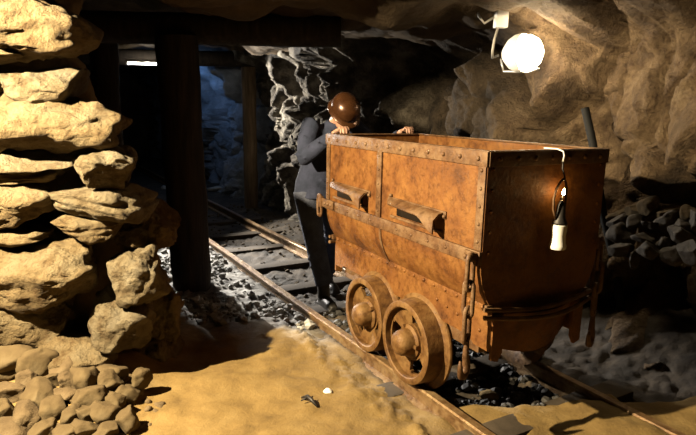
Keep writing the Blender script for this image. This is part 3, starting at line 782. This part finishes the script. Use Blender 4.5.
ground_rock(610, 404, 16, 14, .12, M_SAND, 'sand clod at the end of the far rail in the right foreground', 806, 'sand_clod', 'clod')
p = on_floor(309, 404, -.06)
tw = Vector((p.x, p.y, floor_z(p.x, p.y)+.012))
bm = new(); tube(bm, [tw+Vector((-.045, .045, .0)), tw+Vector((-.01, .02, .022)), tw+Vector((.012, -.008, .02)), tw+Vector((.05, -.05, .0))], [.006, .011, .012, .006], 8)
tube(bm, [tw+Vector((-.005, .012, .02)), tw+Vector((-.045, .0, .006))], [.008, .004], 8); tube(bm, [tw+Vector((.01, 0, .02)), tw+Vector((.02, .035, .016))], [.007, .003], 8)
tag(obj('twig', bm, M_BLACK), 'short dark forked twig lying on the foreground sand', 'twig')

# ------------------------------------------------------------------ person behind the cart
def remesh(name, bm, m, parent, vox, smooth=4):
    o = obj(name, bm, m, None)
    md = o.modifiers.new('r', 'REMESH'); md.mode = 'VOXEL'; md.voxel_size = vox
    ms = o.modifiers.new('s', 'SMOOTH'); ms.iterations = smooth; ms.factor = .5
    dg = bpy.context.evaluated_depsgraph_get(); me = bpy.data.meshes.new_from_object(o.evaluated_get(dg))
    o.modifiers.clear(); o.data = me
    for p_ in me.polygons: p_.use_smooth = True
    if not me.materials: me.materials.append(m)
    o.parent = parent
    return o
per = thing('person', 'person in dark blue work clothes and brown helmet leaning on the far cart end', 'person', W(.22, 2.3, -.10), YAW)
O = Vector((.22, 2.3, -.10))
def Lp(t, s, z): return Vector((t, s, z))-O
hip = Lp(.22, 2.36, .94); chest = Lp(.29, 2.27, 1.28); neck = Lp(.30, 2.17, 1.49); head = Lp(.295, 2.03, 1.545)
shL = Lp(.09, 2.22, 1.43); shR = Lp(.50, 2.22, 1.43)
elL = Lp(.00, 2.12, 1.20); elR = Lp(.66, 2.05, 1.22)
wrL = Lp(.13, 1.80, 1.415); wrR = Lp(.70, 1.80, 1.415)
hjL = Lp(.12, 2.36, .90); hjR = Lp(.32, 2.36, .90)
knL = Lp(.17, 2.30, .48); knR = Lp(.42, 2.42, .48)
anL = Lp(.235, 2.22, .04); anR = Lp(.46, 2.62, .04)
sk = new()
tube(sk, [hip, chest, neck.lerp(chest, .3)], [(.13, .09), (.16, .1), (.10, .08)], 16)
tube(sk, [neck.lerp(chest, .35), neck, head], [.06, .055, .055], 14)
# head: skull, jaw, nose, ears; bowed towards the tub
fwd = Vector((0, -.72, -.69)).normalized(); hu = Vector((0, -.69, .72)).normalized(); hx = Vector((1, 0, 0))
def ell(bm, c, r, ax, sub=3):
    q_ = bmesh.ops.create_icosphere(bm, subdivisions=sub, radius=1)
    for v in q_['verts']: v.co = c + ax[0]*(v.co.x*r[0]) + ax[1]*(v.co.y*r[1]) + ax[2]*(v.co.z*r[2])
HA = (hx, fwd, hu)
ell(sk, head, (.078, .098, .105), HA); ell(sk, head+fwd*.03-hu*.06, (.056, .062, .065), HA)
ell(sk, head+fwd*.103-hu*.022, (.013, .018, .024), HA); ell(sk, head+fwd*.092-hu*.066, (.024, .010, .010), HA)
for sx in (-1, 1): ell(sk, head+hx*(sx*.08)-hu*.01, (.012, .02, .032), HA)
for a, b, c_, sgn in ((shL, elL, wrL, 1), (shR, elR, wrR, -1)):
    tube(sk, [a, a.lerp(b, .5), b, b.lerp(c_, .4), c_], [.05, .047, .04, .04, .027], 12)
for a, b, c_ in ((hjL, knL, anL), (hjR, knR, anR)):
    tube(sk, [a, a.lerp(b, .5), b, b.lerp(c_, .35), c_], [.085, .075, .055, .055, .038], 14)
def hand(bm, w_, sgn):
    """palm over the rim, four fingers curling down the outer face, thumb on the near side"""
    top = w_ + Vector((0, -.075, .016))
    tube(bm, [w_, w_+Vector((0, -.04, .012)), top], [(.022, .030), (.018, .042), (.015, .040)], 12)
    for k, (dx, ln) in enumerate(((-.032, .072), (-.011, .082), (.011, .078), (.031, .062))):
        b0 = top + Vector((dx*sgn, .006, 0))
        tube(bm, [b0+Vector((0, .02, 0)), b0, b0+Vector((0, -ln*.36, .022)), b0+Vector((0, -ln*.62, .004)), b0+Vector((0, -ln*.68, -.026))], [.010, .0098, .0092, .0086, .007], 8)
    tb = w_ + Vector((-.032*sgn, -.025, .004))
    tube(bm, [tb+Vector((.012*sgn, .01, 0)), tb+Vector((-.014*sgn, -.024, .004)), tb+Vector((-.022*sgn, -.052, -.006))], [.013, .0115, .008], 8)
hand(sk, wrL, -1); hand(sk, wrR, 1)
remesh('body', sk, M_SKIN, per, .0055, 2)
for sx in (-1, 1):
    eb = new(); ell(eb, head+fwd*.086+hx*(sx*.031)+hu*.004, (.011, .011, .011), HA, 2)
    obj('eye', eb, M_WHITE, per)
hb = new(); ell(hb, head-fwd*.02+hu*.015, (.084, .095, .098), HA); obj('hair', hb, M_HAIR, per)
# jacket
jk = new()
tube(jk, [hip-Vector((0, 0, .10)), hip, chest.lerp(hip, .5), chest, chest.lerp(neck, .55), neck.lerp(chest, .12)], [(.175, .205)[::-1] if 0 else (.205, .16), (.195, .15), (.19, .145), (.205, .14), (.16, .115), (.075, .075)], 22)
for a, b, c_ in ((shL, elL, wrL), (shR, elR, wrR)):
    tube(jk, [a.lerp(chest, .35), a, a.lerp(b, .35), a.lerp(b, .7), b, b.lerp(c_, .3), b.lerp(c_, .65), c_.lerp(b, .10)], [.085, .092, .082, .076, .070, .064, .053, .044], 14)
tube(jk, [neck.lerp(chest, .2), neck+Vector((0, .01, -.012))], [.085, .075], 14)
rz_ = random.Random(3)
for k in range(26):   # creases
    f = rz_.random(); a, b = ((shL, elL), (elL, wrL), (hip, chest), (hip, shL))[k % 4]
    p_ = a.lerp(b, f); dr = Vector((rz_.uniform(-1, .2), rz_.uniform(-1, 1), 0)).normalized(); rr = (.078, .058, .15, .16)[k % 4]
    q0 = p_+dr*rr; e_ = dr.cross(Vector((0, 0, 1)))*.06+Vector((0, 0, rz_.uniform(-.05, .05)))
    tube(jk, [q0-e_, q0, q0+e_], [.004, .013, .004], 6)
remesh('jacket', jk, M_JACKET, per, .010, 3)
# trousers
tr = new()
tube(tr, [hip+Vector((0, 0, .04)), hip-Vector((0, 0, .08))], [(.165, .125), (.17, .13)], 18)
for a, b, c_ in ((hjL, knL, anL), (hjR, knR, anR)):
    e2 = c_+Vector((0, 0, .05))
    tube(tr, [a, a.lerp(b, .4), a.lerp(b, .75), b, b.lerp(e2, .3), b.lerp(e2, .65), e2], [.115, .108, .096, .088, .086, .082, .078], 16)
    for k in range(7):
        p_ = a.lerp(e2, .25+.11*k); an_ = rz_.uniform(0, 6); dr = Vector((math.cos(an_), math.sin(an_), 0)); q0 = p_+dr*.085; e_ = dr.cross(Vector((0, 0, 1)))*.07+Vector((0, 0, rz_.uniform(-.05, .05)))
        tube(tr, [q0-e_, q0, q0+e_], [.004, .013, .004], 6)
remesh('trousers', tr, M_TROUSER, per, .011, 3)
for an_ in (anL, anR):
    bt = new(); z0 = 0.0
    b_ = Vector((an_.x, an_.y, 0))
    tube(bt, [b_+Vector((0, .02, .20)), b_+Vector((0, .015, .12)), b_+Vector((0, .01, .07))], [.056, .054, .058], 14)
    tube(bt, [b_+Vector((0, .075, .045)), b_+Vector((0, .03, .055)), b_+Vector((0, -.06, .05)), b_+Vector((0, -.14, .042)), b_+Vector((0, -.20, .032))], [(.03, .03), (.05, .045), (.05, .048), (.042, .05), (.022, .03)], 14)
    box(bt, b_+Vector((0, -.06, .012)), (.095, .27, .024), bev=.008)
    remesh('boot', bt, M_BOOT, per, .009, 2)
# helmet
HM = Matrix.Translation(head+hu*.032-fwd*.008) @ Matrix((( hx.x, fwd.x, hu.x, 0), (hx.y, fwd.y, hu.y, 0), (hx.z, fwd.z, hu.z, 0), (0, 0, 0, 1)))
hl = new(); lathe(hl, [(.104, -.02), (.112, -.01), (.116, .02), (.112, .055), (.098, .088), (.074, .112), (.04, .126), (0, .13), (0, .124), (.04, .12), (.07, .106), (.093, .084), (.106, .052), (.108, .02), (.104, -.02)], 40)
for v in hl.verts: v.co = HM @ Vector((v.co.x*1.0, v.co.y*1.14, v.co.z))
he = obj('helmet', hl, M_HELMET, per)
hl = new(); lathe(hl, [(.108, -.014), (.135, -.026), (.138, -.022), (.134, -.014), (.112, .000)], 40)
for v in hl.verts:
    k = 1+.12*max(0, v.co.y/.13); v.co = HM @ Vector((v.co.x*.96, v.co.y*1.14*k, v.co.z))
obj('brim', hl, M_HELMET, he)

# ------------------------------------------------------------------ light
def light(name, typ, loc, power, col, **k):
    d_ = bpy.data.lights.new(name, typ); o = bpy.data.objects.new(name, d_); C.objects.link(o); o.location = loc
    d_.energy = power; d_.color = col
    for a, v in k.items(): setattr(d_, a, v)
    return o
A = Vector((-2.42, 1.78, 2.33))
o = light('flood_lamp', 'SPOT', A, 2900, (1, .80, .50), spot_size=math.radians(88), spot_blend=.3, shadow_soft_size=.03)
o.rotation_euler = (Vector((-.52, 2.95, .40))-A).to_track_quat('-Z', 'Y').to_euler()
B = Vector((-3.62, 8.3, 1.75))
o = light('track_lamp', 'SPOT', B, 3500, (1, .94, .86), spot_size=math.radians(29), spot_blend=.3, shadow_soft_size=.04)
o.rotation_euler = (Vector((-.85, 5.5, -.1))-B).to_track_quat('-Z', 'Y').to_euler()
TL = Vector((-2.55, 8.5, 1.7))
o = light('tunnel_lamp', 'SPOT', TL, 1000, (1, .93, .82), spot_size=math.radians(84), spot_blend=.4, shadow_soft_size=.04)
o.rotation_euler = (Vector((-.6, 7.5, 1.15))-TL).to_track_quat('-Z', 'Y').to_euler()
light('far_lamp', 'POINT', at(190, 85, 11.3), 14, (.25, .5, 1), shadow_soft_size=.1)
w = bpy.data.worlds.new('world'); SC.world = w; w.use_nodes = True
w.node_tree.nodes['Background'].inputs['Color'].default_value = (.01, .008, .006, 1); w.node_tree.nodes['Background'].inputs['Strength'].default_value = .1
vs = SC.view_settings; vs.view_transform = 'Standard'; vs.look = 'None'; vs.exposure = 0; vs.gamma = 1
try: SC.cycles.use_denoising = True; SC.cycles.diffuse_bounces = 1; SC.cycles.max_bounces = 5
except Exception: pass
